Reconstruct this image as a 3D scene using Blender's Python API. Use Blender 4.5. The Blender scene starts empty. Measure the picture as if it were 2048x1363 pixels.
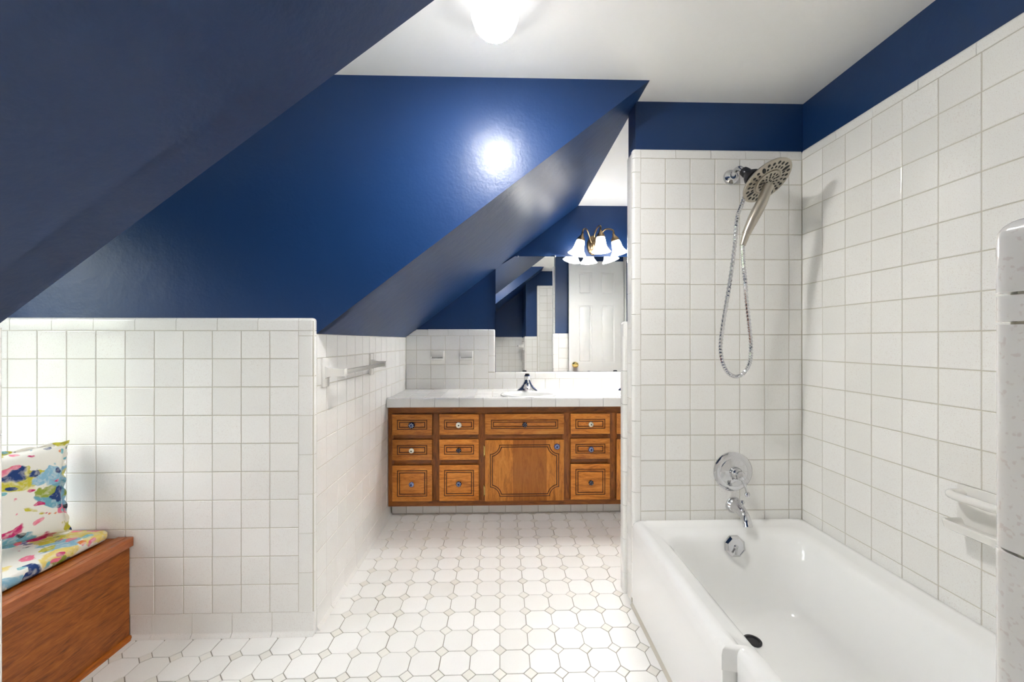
import bpy, bmesh, math, random
from mathutils import Vector, Matrix
R = math.radians
random.seed(7)
scn = bpy.context.scene
COL = scn.collection

# ------------------------------------------------------------------ camera
cam_d = bpy.data.cameras.new('camera'); cam = bpy.data.objects.new('camera', cam_d); COL.objects.link(cam)
cam.location = (0, 0, 1.1437)
cam.rotation_euler = (R(90), 0, -0.0272)
cam_d.sensor_width = 36; cam_d.lens = 803.2 / 2048 * 36
cam_d.clip_start = 0.02
scn.camera = cam

# ------------------------------------------------------------------ world / exposure
w = bpy.data.worlds.new('daylight'); scn.world = w; w.use_nodes = True
bg = w.node_tree.nodes['Background']; wt = w.node_tree
SKY = 2.1             # overcast sky above, tree tops below the horizon line
def wn(t, **kw):
    nd = wt.nodes.new(t)
    for k, v in kw.items(): setattr(nd, k, v)
    return nd
tcw = wn('ShaderNodeTexCoord'); sxw = wn('ShaderNodeSeparateXYZ'); wt.links.new(tcw.outputs['Generated'], sxw.inputs[0])
nzw = wn('ShaderNodeTexNoise'); nzw.inputs['Scale'].default_value = 9; nzw.inputs['Detail'].default_value = 6; wt.links.new(tcw.outputs['Generated'], nzw.inputs['Vector'])
adw = wn('ShaderNodeMath', operation='MULTIPLY_ADD'); wt.links.new(nzw.outputs[0], adw.inputs[0]); adw.inputs[1].default_value = .9; wt.links.new(sxw.outputs[2], adw.inputs[2])
rw = wn('ShaderNodeValToRGB'); wt.links.new(adw.outputs[0], rw.inputs[0])
rw.color_ramp.elements[0].position = .42; rw.color_ramp.elements[0].color = (.11, .135, .085, 1)
rw.color_ramp.elements[1].position = .80; rw.color_ramp.elements[1].color = (.93, .96, 1.0, 1)
e_ = rw.color_ramp.elements.new(.56); e_.color = (.31, .35, .27, 1)
wt.links.new(rw.outputs[0], bg.inputs[0]); bg.inputs[1].default_value = SKY
scn.view_settings.view_transform = 'Standard'; scn.view_settings.look = 'None'
scn.view_settings.gamma = 1; scn.view_settings.use_curve_mapping = False
scn.cycles.diffuse_bounces = 5; scn.cycles.glossy_bounces = 3; scn.cycles.max_bounces = 8
scn.view_settings.exposure = 2.88
LAMP_GLOW = 92.0       # glass globe of the ceiling light
SCONCE_GLOW = 17.0     # opal shades of the vanity light

# portal in the window opening: helps sampling the daylight, gives no light of its own
pl = bpy.data.lights.new('window_daylight', 'AREA'); pl.shape = 'RECTANGLE'; pl.size = 0.72; pl.size_y = 1.15
pl.cycles.is_portal = True
plo = bpy.data.objects.new('window_daylight', pl); COL.objects.link(plo)
plo.location = (-2.17, 1.06, 1.2); plo.rotation_euler = (R(90), 0, R(-90))

# ------------------------------------------------------------------ helpers: materials
def lin(r, g, b):
    f = lambda c: c / 12.92 if c <= 0.04045 else ((c + 0.055) / 1.055) ** 2.4
    return (f(r / 255), f(g / 255), f(b / 255), 1)

class NT:
    def __init__(s, name):
        s.m = bpy.data.materials.new(name); s.m.use_nodes = True
        s.t = s.m.node_tree; s.b = s.t.nodes['Principled BSDF']; s.out = s.t.nodes['Material Output']
    def n(s, typ, **kw):
        nd = s.t.nodes.new(typ)
        for k, v in kw.items():
            if k.startswith('i_'):
                key = k[2:]; nd.inputs[int(key) if key.isdigit() else key.replace('_', ' ')].default_value = v
            else: setattr(nd, k, v)
        return nd
    def l(s, a, b): s.t.links.new(a, b)
    def set(s, **kw):
        for k, v in kw.items(): s.b.inputs[k.replace('_', ' ')].default_value = v
        return s
    def ramp(s, src, stops, interp='LINEAR'):
        r = s.n('ShaderNodeValToRGB'); r.color_ramp.interpolation = interp
        e = r.color_ramp.elements
        while len(e) < len(stops): e.new(0.5)
        for i, (p, c) in enumerate(stops): e[i].position = p; e[i].color = c
        s.l(src, r.inputs[0]); return r.outputs[0]
    def math(s, op, a, b=None, c=None):
        nd = s.n('ShaderNodeMath', operation=op)
        for i, v in enumerate((a, b, c)):
            if v is None: continue
            if isinstance(v, (int, float)): nd.inputs[i].default_value = v
            else: s.l(v, nd.inputs[i])
        return nd.outputs[0]
    def mix(s, f, a, b):
        nd = s.n('ShaderNodeMix', data_type='RGBA')
        for i, v in ((0, f), (6, a), (7, b)):
            if isinstance(v, (int, float, tuple)): nd.inputs[i].default_value = v
            else: s.l(v, nd.inputs[i])
        return nd.outputs[2]
    def obj(s, scale=(1, 1, 1), rnd=False):
        tc = s.n('ShaderNodeTexCoord'); mp = s.n('ShaderNodeMapping'); mp.inputs['Scale'].default_value = scale
        s.l(tc.outputs['Object'], mp.inputs[0])
        if rnd:
            oi = s.n('ShaderNodeObjectInfo'); mu = s.math('MULTIPLY', oi.outputs['Random'], 37.0)
            s.l(mu, mp.inputs['Location'])
        return mp.outputs[0]
    def noise(s, vec, scale, detail=3, rough=.5, dist=0):
        nd = s.n('ShaderNodeTexNoise'); nd.inputs['Scale'].default_value = scale; nd.inputs['Detail'].default_value = detail
        nd.inputs['Roughness'].default_value = rough; nd.inputs['Distortion'].default_value = dist
        s.l(vec, nd.inputs['Vector']); return nd.outputs[0]
    def bump(s, h, strength, dist=0.001):
        b = s.n('ShaderNodeBump'); b.inputs['Strength'].default_value = strength; b.inputs['Distance'].default_value = dist
        s.l(h, b.inputs['Height']); s.l(b.outputs[0], s.b.inputs['Normal'])

def m_plain(name, c, rough=.5, metal=0, **kw):
    t = NT(name); t.set(Base_Color=c, Roughness=rough, Metallic=metal, **kw); return t.m

def m_tile(name, c, c2, rough, speck=.35, speckcol=(196, 178, 168), wav=.05, ss=420):
    t = NT(name); v = t.obj(rnd=True); oi = t.n('ShaderNodeObjectInfo')
    base = t.mix(oi.outputs['Random'], c, c2)
    n = t.noise(v, ss, 1.5)
    f = t.ramp(n, [(.60, (0, 0, 0, 1)), (.68, (speck, speck, speck, 1))])
    col = t.mix(f, base, lin(*speckcol))
    t.l(col, t.b.inputs['Base Color']); t.set(Roughness=rough)
    t.bump(t.noise(v, 16, 2), wav, .004)
    return t.m

def m_paint(name, c, rough=.3, spec=.5, bscale=150, bs=.25):
    t = NT(name); v = t.obj()
    n = t.noise(v, 3, 3)
    col = t.mix(n, c, tuple(x * 1.18 for x in c[:3]) + (1,))
    t.l(col, t.b.inputs['Base Color']); t.set(Roughness=rough, Specular_IOR_Level=spec)
    fine = t.noise(v, bscale, 2); big = t.noise(v, 14, 3)
    h = t.math('ADD', t.math('MULTIPLY', fine, .25), big)
    t.bump(h, bs, .0035)
    return t.m

def m_wood(name, dark, mid, light, axis='x', staves=None, rough=.35):
    t = NT(name)
    sc = {'x': (2.2, 14, 14), 'z': (14, 14, 2.2), 'y': (14, 2.2, 14)}[axis]
    v = t.obj(sc, rnd=True)
    n1 = t.noise(v, 3.2, 5, .6, 1.4)
    v2 = t.obj(tuple(x * 3 for x in sc), rnd=True)
    n2 = t.noise(v2, 7, 3, .6)
    f = t.math('ADD', t.math('MULTIPLY', n1, .72), t.math('MULTIPLY', n2, .28))
    col = t.ramp(f, [(.30, dark), (.50, mid), (.70, light)])
    oi = t.n('ShaderNodeObjectInfo')
    hv = t.n('ShaderNodeHueSaturation'); t.l(col, hv.inputs['Color'])
    t.l(t.math('ADD', t.math('MULTIPLY', oi.outputs['Random'], .35), .82), hv.inputs['Value'])
    col = hv.outputs[0]
    if staves:
        tc = t.n('ShaderNodeTexCoord'); sx = t.n('ShaderNodeSeparateXYZ'); t.l(tc.outputs['Object'], sx.inputs[0])
        a = t.math('GREATER_THAN', sx.outputs[0], staves[0]); b = t.math('LESS_THAN', sx.outputs[0], staves[1])
        col = t.mix(t.math('MULTIPLY', t.math('MULTIPLY', a, b), .62), col, dark)
    t.l(col, t.b.inputs['Base Color']); t.set(Roughness=rough); t.bump(n2, .08, .001)
    return t.m

def m_emit(name, c, s, base=(.9, .9, .9, 1)):
    t = NT(name); t.set(Base_Color=base, Roughness=.4, Emission_Color=c, Emission_Strength=s); return t.m

def m_floral(name, seed):
    t = NT(name); v0 = t.obj((1, 1, 1))
    off = t.n('ShaderNodeVectorMath', operation='ADD'); off.inputs[1].default_value = (seed, seed * 1.7, seed * .6); t.l(v0, off.inputs[0])
    v = off.outputs[0]
    # warp
    nz = t.n('ShaderNodeTexNoise'); nz.inputs['Scale'].default_value = 14; nz.inputs['Detail'].default_value = 3; t.l(v, nz.inputs['Vector'])
    wv = t.n('ShaderNodeVectorMath', operation='MULTIPLY_ADD'); t.l(nz.outputs[1], wv.inputs[0]); wv.inputs[1].default_value = (.075, .075, .075); t.l(v, wv.inputs[2])
    col = lin(243, 240, 230)
    white = col
    cols = [lin(236, 212, 120), lin(140, 190, 214), lin(204, 196, 60), lin(206, 40, 110), lin(26, 60, 120), lin(238, 120, 150), lin(110, 170, 190),
            lin(232, 130, 60), lin(176, 150, 200), lin(150, 165, 60), lin(34, 44, 60), lin(120, 190, 200)]
    def layer(col, scale, stretch, thr, ramp, seed2):
        mp = t.n('ShaderNodeMapping'); mp.inputs['Scale'].default_value = stretch; mp.inputs['Location'].default_value = (seed2, -seed2, seed2 * .5)
        mp.inputs['Rotation'].default_value = (seed2, .3, seed2)
        t.l(wv.outputs[0], mp.inputs[0])
        vo = t.n('ShaderNodeTexVoronoi'); vo.inputs['Scale'].default_value = scale; t.l(mp.outputs[0], vo.inputs['Vector'])
        sp = t.n('ShaderNodeSeparateColor'); t.l(vo.outputs['Color'], sp.inputs[0])
        n = len(ramp)
        rc = t.ramp(sp.outputs[0], [(i / n, c) for i, c in enumerate(ramp)], 'CONSTANT')
        msk = t.ramp(vo.outputs['Distance'], [(thr - .05, (1, 1, 1, 1)), (thr, (0, 0, 0, 1))])
        keep = t.math('GREATER_THAN', sp.outputs[1], .12)
        shade = t.noise(wv.outputs[0], 60, 3)
        rc2 = t.mix(t.ramp(shade, [(.46, (0, 0, 0, 1)), (.78, (.7, .7, .7, 1))]), rc, white)
        return t.mix(t.math('MULTIPLY', msk, keep), col, rc2)
    col = layer(col, 9, (1, 1, 1.5), .62, [cols[0], cols[1], cols[6], cols[2], white, cols[1]], .0)
    col = layer(col, 12, (1, 1.2, 1.7), .46, [cols[3], cols[2], cols[4], cols[5], cols[1], cols[9], white], 1.1)
    col = layer(col, 20, (1, 1.1, 1.6), .33, [cols[4], cols[3], cols[7], cols[10], cols[11], white, cols[5]], 2.3)
    t.l(col, t.b.inputs['Base Color']); t.set(Roughness=.85)
    t.bump(t.noise(v, 30, 2), .3, .004)
    return t.m

MAT = {}
MAT['tile'] = m_tile('glazed_wall_tile', lin(245, 244, 241), lin(239, 238, 234), .13)
MAT['tile_near'] = m_tile('speckled_wall_tile', lin(243, 241, 238), lin(238, 236, 232), .13, .30, (200, 178, 172), .05, 260)
MAT['grout'] = m_plain('light_grout', lin(206, 201, 188), .9)
MAT['floor_tile'] = m_tile('floor_tile', lin(245, 244, 241), lin(237, 236, 232), .32, .12)
MAT['dot_tile'] = m_tile('floor_dot_tile', lin(238, 236, 230), lin(228, 225, 217), .36, .1)
MAT['floor_grout'] = m_plain('floor_grout', lin(150, 146, 134), .95)
MAT['navy'] = m_paint('navy_paint', lin(21, 53, 98), .38, .42, 110, .5)
MAT['ceiling'] = m_paint('ceiling_paint', lin(244, 244, 241), .65, .4, 70, .35)
MAT['white_paint'] = m_plain('white_trim_paint', lin(228, 228, 225), .35)
MAT['hall'] = m_plain('hall_paint', lin(214, 210, 202), .7)
MAT['enamel'] = m_plain('white_enamel', lin(248, 248, 246), .10, Coat_Weight=.3)
MAT['porcelain'] = m_plain('porcelain', lin(240, 240, 237), .08)
MAT['ceramic'] = m_plain('white_ceramic', lin(234, 232, 227), .12)
MAT['chrome'] = m_plain('chrome', (.66, .66, .68, 1), .05, 1)
MAT['nickel'] = m_plain('brushed_nickel', lin(188, 181, 168), .34, 1)
MAT['antique'] = m_plain('antique_brass', lin(150, 128, 98), .3, 1)
MAT['brass'] = m_plain('polished_brass', (.83, .62, .22, 1), .1, 1)
MAT['black'] = m_plain('black_rubber', lin(22, 22, 24), .4)
MAT['dark_metal'] = m_plain('dark_metal', lin(60, 60, 64), .3, .8)
MAT['mirror'] = m_plain('mirror_silver', (.93, .94, .93, 1), .0, 1)
MAT['wood_light'] = m_wood('drawer_wood', lin(150, 78, 18), lin(208, 128, 44), lin(230, 158, 70), 'x')
MAT['wood_door'] = m_wood('door_wood', lin(146, 80, 22), lin(214, 134, 48), lin(234, 162, 74), 'z', (-.075, .142))
MAT['wood_frame'] = m_wood('frame_wood', lin(92, 46, 12), lin(146, 82, 26), lin(176, 106, 40), 'x')
MAT['wood_stile'] = m_wood('stile_wood', lin(92, 46, 12), lin(146, 82, 26), lin(176, 106, 40), 'z')
MAT['wood_groove_shade'] = m_plain('groove_stain_shade', lin(66, 22, 4), .5)  # groove stain that also paints the shadow gaps around the fronts
MAT['wood_bench'] = m_wood('bench_wood', lin(96, 44, 6), lin(158, 84, 20), lin(192, 112, 36), 'y', None, .28)
MAT['wood_nosing'] = m_wood('nosing_wood', lin(140, 70, 34), lin(176, 100, 54), lin(194, 120, 72), 'y', None, .3)
MAT['floral'] = m_floral('floral_fabric', .31)
MAT['floral2'] = m_floral('floral_fabric_cushion', 4.77)
MAT['opal'] = m_emit('opal_glass', (1, .975, .94, 1), SCONCE_GLOW * .09)
MAT['opal_inner'] = m_emit('opal_glass_inner', (1, .975, .94, 1), SCONCE_GLOW * .85)

def m_thin_glass(name, trans=.9, tint=(1, 1, 1, 1)):
    t = NT(name); tr = t.n('ShaderNodeBsdfTransparent'); tr.inputs[0].default_value = tint
    t.set(Base_Color=(.95, .95, .95, 1), Roughness=.05)
    mx = t.n('ShaderNodeMixShader'); mx.inputs[0].default_value = trans
    t.l(t.b.outputs[0], mx.inputs[1]); t.l(tr.outputs[0], mx.inputs[2]); t.l(mx.outputs[0], t.out.inputs[0]); return t.m
MAT['pane'] = m_thin_glass('window_glass', .93)
def m_globe():
    t = NT('ribbed_globe_glass'); tc = t.n('ShaderNodeTexCoord'); sx = t.n('ShaderNodeSeparateXYZ'); t.l(tc.outputs['Object'], sx.inputs[0])
    mr_ = t.n('ShaderNodeMapRange'); t.l(sx.outputs[2], mr_.inputs[0])
    for k, v in ((1, -.112), (2, -.137), (3, .008), (4, 1.0)): mr_.inputs[k].default_value = v
    t.l(t.math('MULTIPLY', mr_.outputs[0], LAMP_GLOW), t.b.inputs['Emission Strength'])
    t.set(Base_Color=(.95, .95, .95, 1), Roughness=.15, Emission_Color=(1, .975, .945, 1)); return t.m
MAT['globe'] = m_globe()
def m_knob(name, a, b, c, petals=8):
    t = NT(name); tc = t.n('ShaderNodeTexCoord'); s = t.n('ShaderNodeSeparateXYZ'); t.l(tc.outputs['Object'], s.inputs[0])
    ang = t.math('ARCTAN2', s.outputs[0], s.outputs[2])
    r = t.math('SQRT', t.math('ADD', t.math('POWER', s.outputs[0], 2.0), t.math('POWER', s.outputs[2], 2.0)))
    f = t.math('GREATER_THAN', t.math('SINE', t.math('MULTIPLY', ang, float(petals))), .25)
    ring = t.math('MULTIPLY', t.math('GREATER_THAN', r, .0055), t.math('LESS_THAN', r, .0155))
    col = t.mix(t.math('MULTIPLY', f, ring), a, b)
    col = t.mix(t.math('LESS_THAN', r, .0045), col, c)
    t.l(col, t.b.inputs['Base Color']); t.set(Roughness=.12); return t.m
MAT['knob_blue'] = m_knob('blue_flower_knob_glaze', lin(18, 26, 70), lin(190, 205, 230), lin(14, 40, 120))
MAT['knob_white'] = m_knob('white_knob_glaze', lin(240, 238, 226), lin(236, 232, 214), lin(30, 24, 22))
MAT['knob_dark'] = m_knob('dark_flower_knob_glaze', lin(24, 24, 38), lin(120, 122, 140), lin(60, 56, 80), 6)
MAT['knob_pale'] = m_knob('pale_blue_knob_glaze', lin(60, 86, 150), lin(196, 206, 226), lin(20, 36, 96), 9)

# ------------------------------------------------------------------ helpers: objects
def tag(o, label=None, cat=None, group=None, kind=None):
    if label: o['label'] = label
    if cat: o['category'] = cat
    if group: o['group'] = group
    if kind: o['kind'] = kind
    return o
def empty(name, loc=(0, 0, 0)):
    o = bpy.data.objects.new(name, None); o.location = loc; o.empty_display_size = .05; COL.objects.link(o); return o
def smooth(me, ang=35):
    me.polygons.foreach_set('use_smooth', [True] * len(me.polygons)); me.set_sharp_from_angle(angle=R(ang))
def mesh_obj(name, me, mat=None, parent=None, M=None):
    o = bpy.data.objects.new(name, me); COL.objects.link(o)
    if mat is not None and not me.materials:
        for m in (mat if isinstance(mat, (list, tuple)) else [mat]): me.materials.append(MAT[m])
    if parent is not None: o.parent = parent
    if M is not None: o.matrix_local = M
    return o
class B:
    """collects shapes into one bmesh"""
    def __init__(s): s.bm = bmesh.new()
    def box(s, x0, x1, y0, y1, z0, z1, bev=0, mi=0):
        vs = [s.bm.verts.new(p) for p in ((x0, y0, z0), (x1, y0, z0), (x1, y1, z0), (x0, y1, z0), (x0, y0, z1), (x1, y0, z1), (x1, y1, z1), (x0, y1, z1))]
        fs = [s.bm.faces.new([vs[i] for i in f]) for f in ((3, 2, 1, 0), (4, 5, 6, 7), (0, 1, 5, 4), (1, 2, 6, 5), (2, 3, 7, 6), (3, 0, 4, 7))]
        for f in fs: f.material_index = mi
        if bev:
            es = list({e for f in fs for e in f.edges})
            bmesh.ops.bevel(s.bm, geom=es, offset=bev, segments=2, affect='EDGES', profile=.5)
        return s
    def prism(s, pts, axis, a, b, mi=0):
        """polygon pts (2d) extruded along axis from a to b"""
        def P(p, t): return {'x': (t, p[0], p[1]), 'y': (p[0], t, p[1]), 'z': (p[0], p[1], t)}[axis]
        lo = [s.bm.verts.new(P(p, a)) for p in pts]; hi = [s.bm.verts.new(P(p, b)) for p in pts]
        n = len(pts); fs = [s.bm.faces.new(lo), s.bm.faces.new(hi[::-1])]
        for i in range(n): fs.append(s.bm.faces.new((lo[i], hi[i], hi[(i + 1) % n], lo[(i + 1) % n])))
        for f in fs: f.material_index = mi
        bmesh.ops.recalc_face_normals(s.bm, faces=fs); return s
    def lathe(s, prof, M=Matrix(), n=32, mi=0, ends=True):
        """prof: list of (r, z); axis = local z, placed with M"""
        rings = []
        for r, z in prof:
            if r < 1e-6: rings.append([s.bm.verts.new(M @ Vector((0, 0, z)))])
            else: rings.append([s.bm.verts.new(M @ Vector((r * math.cos(2 * math.pi * i / n), r * math.sin(2 * math.pi * i / n), z))) for i in range(n)])
        fs = []
        for a, b in zip(rings, rings[1:]):
            if len(a) == 1 and len(b) == 1: continue
            for i in range(n):
                j = (i + 1) % n
                if len(a) == 1: fs.append(s.bm.faces.new((a[0], b[i], b[j])))
                elif len(b) == 1: fs.append(s.bm.faces.new((a[i], b[0], a[j])))
                else: fs.append(s.bm.faces.new((a[i], b[i], b[j], a[j])))
        if ends:
            for rg in (rings[0], rings[-1]):
                if len(rg) > 1: fs.append(s.bm.faces.new(rg))
        for f in fs: f.material_index = mi
        bmesh.ops.recalc_face_normals(s.bm, faces=fs); return s
    def tube(s, pts, rad, n=12, mi=0, flat=None):
        """swept tube; rad number or list; flat = (ratio) squash"""
        pts = [Vector(p) for p in pts]; m = len(pts)
        rad = rad if isinstance(rad, (list, tuple)) else [rad] * m
        t0 = (pts[1] - pts[0]).normalized(); up = Vector((0, 0, 1)) if abs(t0.z) < .9 else Vector((1, 0, 0))
        a = t0.cross(up).normalized(); rings = []; prev = t0
        for i, p in enumerate(pts):
            t = ((pts[min(i + 1, m - 1)] - pts[max(i - 1, 0)])).normalized()
            q = prev.rotation_difference(t); a = q @ a; a = (a - t * a.dot(t)).normalized(); prev = t
            b = t.cross(a)
            rings.append([s.bm.verts.new(p + (a * math.cos(2 * math.pi * k / n) + b * math.sin(2 * math.pi * k / n) * (flat or 1)) * rad[i]) for k in range(n)])
        fs = []
        for x, y in zip(rings, rings[1:]):
            for k in range(n): fs.append(s.bm.faces.new((x[k], x[(k + 1) % n], y[(k + 1) % n], y[k])))
        fs.append(s.bm.faces.new(rings[0][::-1])); fs.append(s.bm.faces.new(rings[-1]))
        for f in fs: f.material_index = mi
        return s
    def loft(s, loops, close_last=True, close_first=False, mi=0):
        vs = [[s.bm.verts.new(p) for p in lp] for lp in loops]; n = len(loops[0]); fs = []
        for a, b in zip(vs, vs[1:]):
            for i in range(n): fs.append(s.bm.faces.new((a[i], a[(i + 1) % n], b[(i + 1) % n], b[i])))
        if close_last: fs.append(s.bm.faces.new(vs[-1]))
        if close_first: fs.append(s.bm.faces.new(vs[0][::-1]))
        for f in fs: f.material_index = mi
        bmesh.ops.recalc_face_normals(s.bm, faces=fs); return s
    def done(s, name, mat, parent=None, M=None, ang=35, flat=False):
        me = bpy.data.meshes.new(name); s.bm.to_mesh(me); s.bm.free()
        if not flat: smooth(me, ang)
        return mesh_obj(name, me, mat, parent, M)

def catmull(pts, n=8):
    P = [Vector(p) for p in pts]; P = [P[0] * 2 - P[1]] + P + [P[-1] * 2 - P[-2]]; out = []
    for i in range(1, len(P) - 2):
        for k in range(n):
            t = k / n; a, b, c, d = P[i - 1:i + 3]
            out.append(.5 * ((2 * b) + (c - a) * t + (2 * a - 5 * b + 4 * c - d) * t * t + (3 * b - a - 3 * c + d) * t ** 3))
    out.append(P[-2]); return out
def frame(O, u, n):
    """local x = u, local y = up in the surface, local z = outward normal"""
    u = Vector(u).normalized(); n = Vector(n).normalized(); v = n.cross(u)
    M = Matrix.Identity(4)
    for i, c in enumerate((u, v, n)): M.col[i][:3] = c
    M.translation = Vector(O); return M
def z_to(d, loc=(0, 0, 0)):
    M = Vector((0, 0, 1)).rotation_difference(Vector(d).normalized()).to_matrix().to_4x4(); M.translation = Vector(loc); return M

# ------------------------------------------------------------------ tile pieces
G = .0030          # joint width
TS = .0020         # how far a tile stands proud of its joint
_pc = {}
def inset_poly(P, d):
    n = len(P); out = []
    for i in range(n):
        p0, p1, p2 = Vector(P[i - 1]), Vector(P[i]), Vector(P[(i + 1) % n])
        e1 = (p1 - p0).normalized(); e2 = (p2 - p1).normalized()
        n1 = Vector((-e1.y, e1.x)); n2 = Vector((-e2.y, e2.x))
        k = 1 + n1.dot(n2); out.append(p1 + (n1 + n2) * (d / max(k, .15)))
    return out
def poly_mesh(P, t=.006, c=.0016):
    key = (tuple((round(x, 4), round(y, 4)) for x, y in P), t, c)
    if key in _pc: return _pc[key]
    n = len(P); rings = [(0, -t), (0, -c), (c * .3, -c * .3), (c, 0)]
    vs = []; fs = []
    for d, z in rings:
        for q in (inset_poly(P, d) if d else [Vector(p) for p in P]): vs.append((q.x, q.y, z))
    for r in range(3):
        for i in range(n): fs.append((r * n + i, r * n + (i + 1) % n, (r + 1) * n + (i + 1) % n, (r + 1) * n + i))
    fs.append(tuple(range(3 * n, 4 * n)))
    me = bpy.data.meshes.new('tile'); me.from_pydata(vs, [], fs); me.update()
    _pc[key] = me; return me
_bc = {}
def bull_mesh(w, h, sides, t=.02, r=.013):
    """trim tile w x h, thickness t, rounded outer edges on the given sides (subset of 'trlb')"""
    key = (round(w, 4), round(h, 4), sides, t, r)
    if key in _bc: return _bc[key]
    bm = bmesh.new(); bmesh.ops.create_cube(bm, size=1)
    for v in bm.verts: v.co = Vector((v.co.x * w, v.co.y * h, (v.co.z - .5) * t))
    def pick(s):
        for e in bm.edges:
            a, b = e.verts[0].co, e.verts[1].co
            if a.z > -1e-5 and b.z > -1e-5:
                if s == 't' and a.y > h * .49 and b.y > h * .49: return e
                if s == 'b' and a.y < -h * .49 and b.y < -h * .49: return e
                if s == 'r' and a.x > w * .49 and b.x > w * .49: return e
                if s == 'l' and a.x < -w * .49 and b.x < -w * .49: return e
    sel = [pick(s) for s in sides]
    if 't' in sides and ('r' in sides or 'l' in sides):   # outer corner edge too
        sx = 1 if 'r' in sides else -1
        for e in bm.edges:
            a, b = e.verts[0].co, e.verts[1].co
            if a.x * sx > w * .49 and b.x * sx > w * .49 and a.y > h * .49 and b.y > h * .49: sel.append(e)
    bmesh.ops.bevel(bm, geom=sel, offset=r, segments=5, affect='EDGES', profile=.5)
    me = bpy.data.meshes.new('trim_tile'); bm.to_mesh(me); bm.free(); smooth(me, 40); _bc[key] = me; return me
_cc = {}
def cove_mesh(w, h, t=.02):
    key = (round(w, 4), round(h, 4), t)
    if key in _cc: return _cc[key]
    prof = [(-h / 2, -t), (-h / 2, .012), (-h / 2 + .003, .0105)] + [(-h / 2 + .003 + .013 * math.sin(a), .0105 * (1 - math.sin(a)) ** 1.3) for a in (.35, .75, 1.1, 1.5)] + [(h / 2 - .0015, 0), (h / 2, -.0015), (h / 2, -t)]
    b = B(); bm = b.bm
    lo = [bm.verts.new((-w / 2, y, z)) for y, z in prof]; hi = [bm.verts.new((w / 2, y, z)) for y, z in prof]; n = len(prof)
    fs = [bm.faces.new(lo), bm.faces.new(hi)] + [bm.faces.new((lo[i], hi[i], hi[(i + 1) % n], lo[(i + 1) % n])) for i in range(n)]
    bmesh.ops.recalc_face_normals(bm, faces=fs)
    me = bpy.data.meshes.new('base_tile'); bm.to_mesh(me); bm.free(); smooth(me, 30); _cc[key] = me; return me

class Tiled:
    """a tiled face: coordinates (a along u, z up) in metres, face plane given by frame"""
    def __init__(s, parent, O, u, n, mat='tile', jit=.0022):
        s.p = parent; s.F = frame(O, u, n); s.mat = mat; s.j = jit
    def put(s, me, a, z, name='tile', jit=None, rot=0):
        j = s.j if jit is None else jit
        L = Matrix.Translation((a, z, random.uniform(-.0003, .0003))) @ Matrix.Rotation(random.gauss(0, j * .6), 4, 'X') @ Matrix.Rotation(random.gauss(0, j * .6), 4, 'Y') @ Matrix.Rotation(rot, 4, 'Z')
        return mesh_obj(name, me, s.mat, s.p, s.F @ L)
    def poly(s, pts, name='tile'):
        cx = sum(p[0] for p in pts) / len(pts); cz = sum(p[1] for p in pts) / len(pts)
        P = inset_poly([(p[0] - cx, p[1] - cz) for p in pts], G / 2)
        return s.put(poly_mesh([(q.x, q.y) for q in P]), cx, cz, name)
    def rect(s, a0, a1, z0, z1):
        if a1 - a0 < .012 or z1 - z0 < .012: return
        s.poly([(a0, z0), (a1, z0), (a1, z1), (a0, z1)])
    def grid(s, As, Zs, skip=None):
        for a0, a1 in zip(As, As[1:]):
            for z0, z1 in zip(Zs, Zs[1:]):
                if skip and skip(a0, a1, z0, z1): continue
                s.rect(a0, a1, z0, z1)
    def trim(s, a0, a1, z0, z1, sides, name='trim_tile', t=.02):
        return s.put(bull_mesh(a1 - a0 - G * .7, z1 - z0 - G * .7, sides, t), (a0 + a1) / 2, (z0 + z1) / 2, name, .001)
    def caps(s, joints, z0, z1, sides='t'):
        for a0, a1 in zip(joints, joints[1:]): s.trim(a0, a1, z0, z1, sides)
    def base(s, joints, z1):
        for a0, a1 in zip(joints, joints[1:]): s.put(cove_mesh(a1 - a0 - G * .7, z1), (a0 + a1) / 2, z1 / 2, 'base_tile', .0006)
    def bed(s, a0, a1, z0, z1, t=.0185, name='grout_bed'):
        b = B().box(a0, a1, z0, z1, -TS - t + .0001, -TS)
        return b.done(name, 'grout', s.p, s.F, flat=True)
def steps(a, b, p, start=None):
    """joint lines between a and b with pitch p, passing through start"""
    start = a if start is None else start
    k = math.ceil((a - start) / p + 1e-6); out = [a]
    x = start + k * p
    while x < b - 1e-6:
        if x - out[-1] > .008: out.append(x)
        x += p
    if b - out[-1] < .008: out[-1] = b
    else: out.append(b)
    return out
PT = .1095
ZR = 1.184                                     # joint line under the wainscot cap
ROWS = [ZR - k * PT for k in range(10, -1, -1)]   # .089 ... 1.184
CAP = 1.235
EDGE_Z = [.0887 + .1531 * k for k in range(8)]    # joints of the vertical edge trim (.089 ... 1.160)
EDGE_Z[-1] = 1.164

# ------------------------------------------------------------------ room dimensions
XL = -.727     # tiled face of the left wall
Y1 = 1.585     # tiled face of the far dormer cheek
Y2 = 1.728     # tiled face of the shower wall
XR = 1.3205    # tiled face of the right wall
Y4 = 3.087     # tiled face of the back wall
YD = .613      # tiled face of the near dormer cheek
XN = .347      # tiled face of the wall right of the camera
YF = .28       # tiled face of the wall at the foot of the tub
YB = -.45      # tiled face of the wall behind the camera
XW = -2.12     # window wall
ZC = 2.195
def slope(x): return 1.225 + .77 * (x + .66)
XS = (ZC - 1.225) / .77 - .66
def structure(o, label, cat): return tag(o, label, cat, kind='structure')

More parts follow.
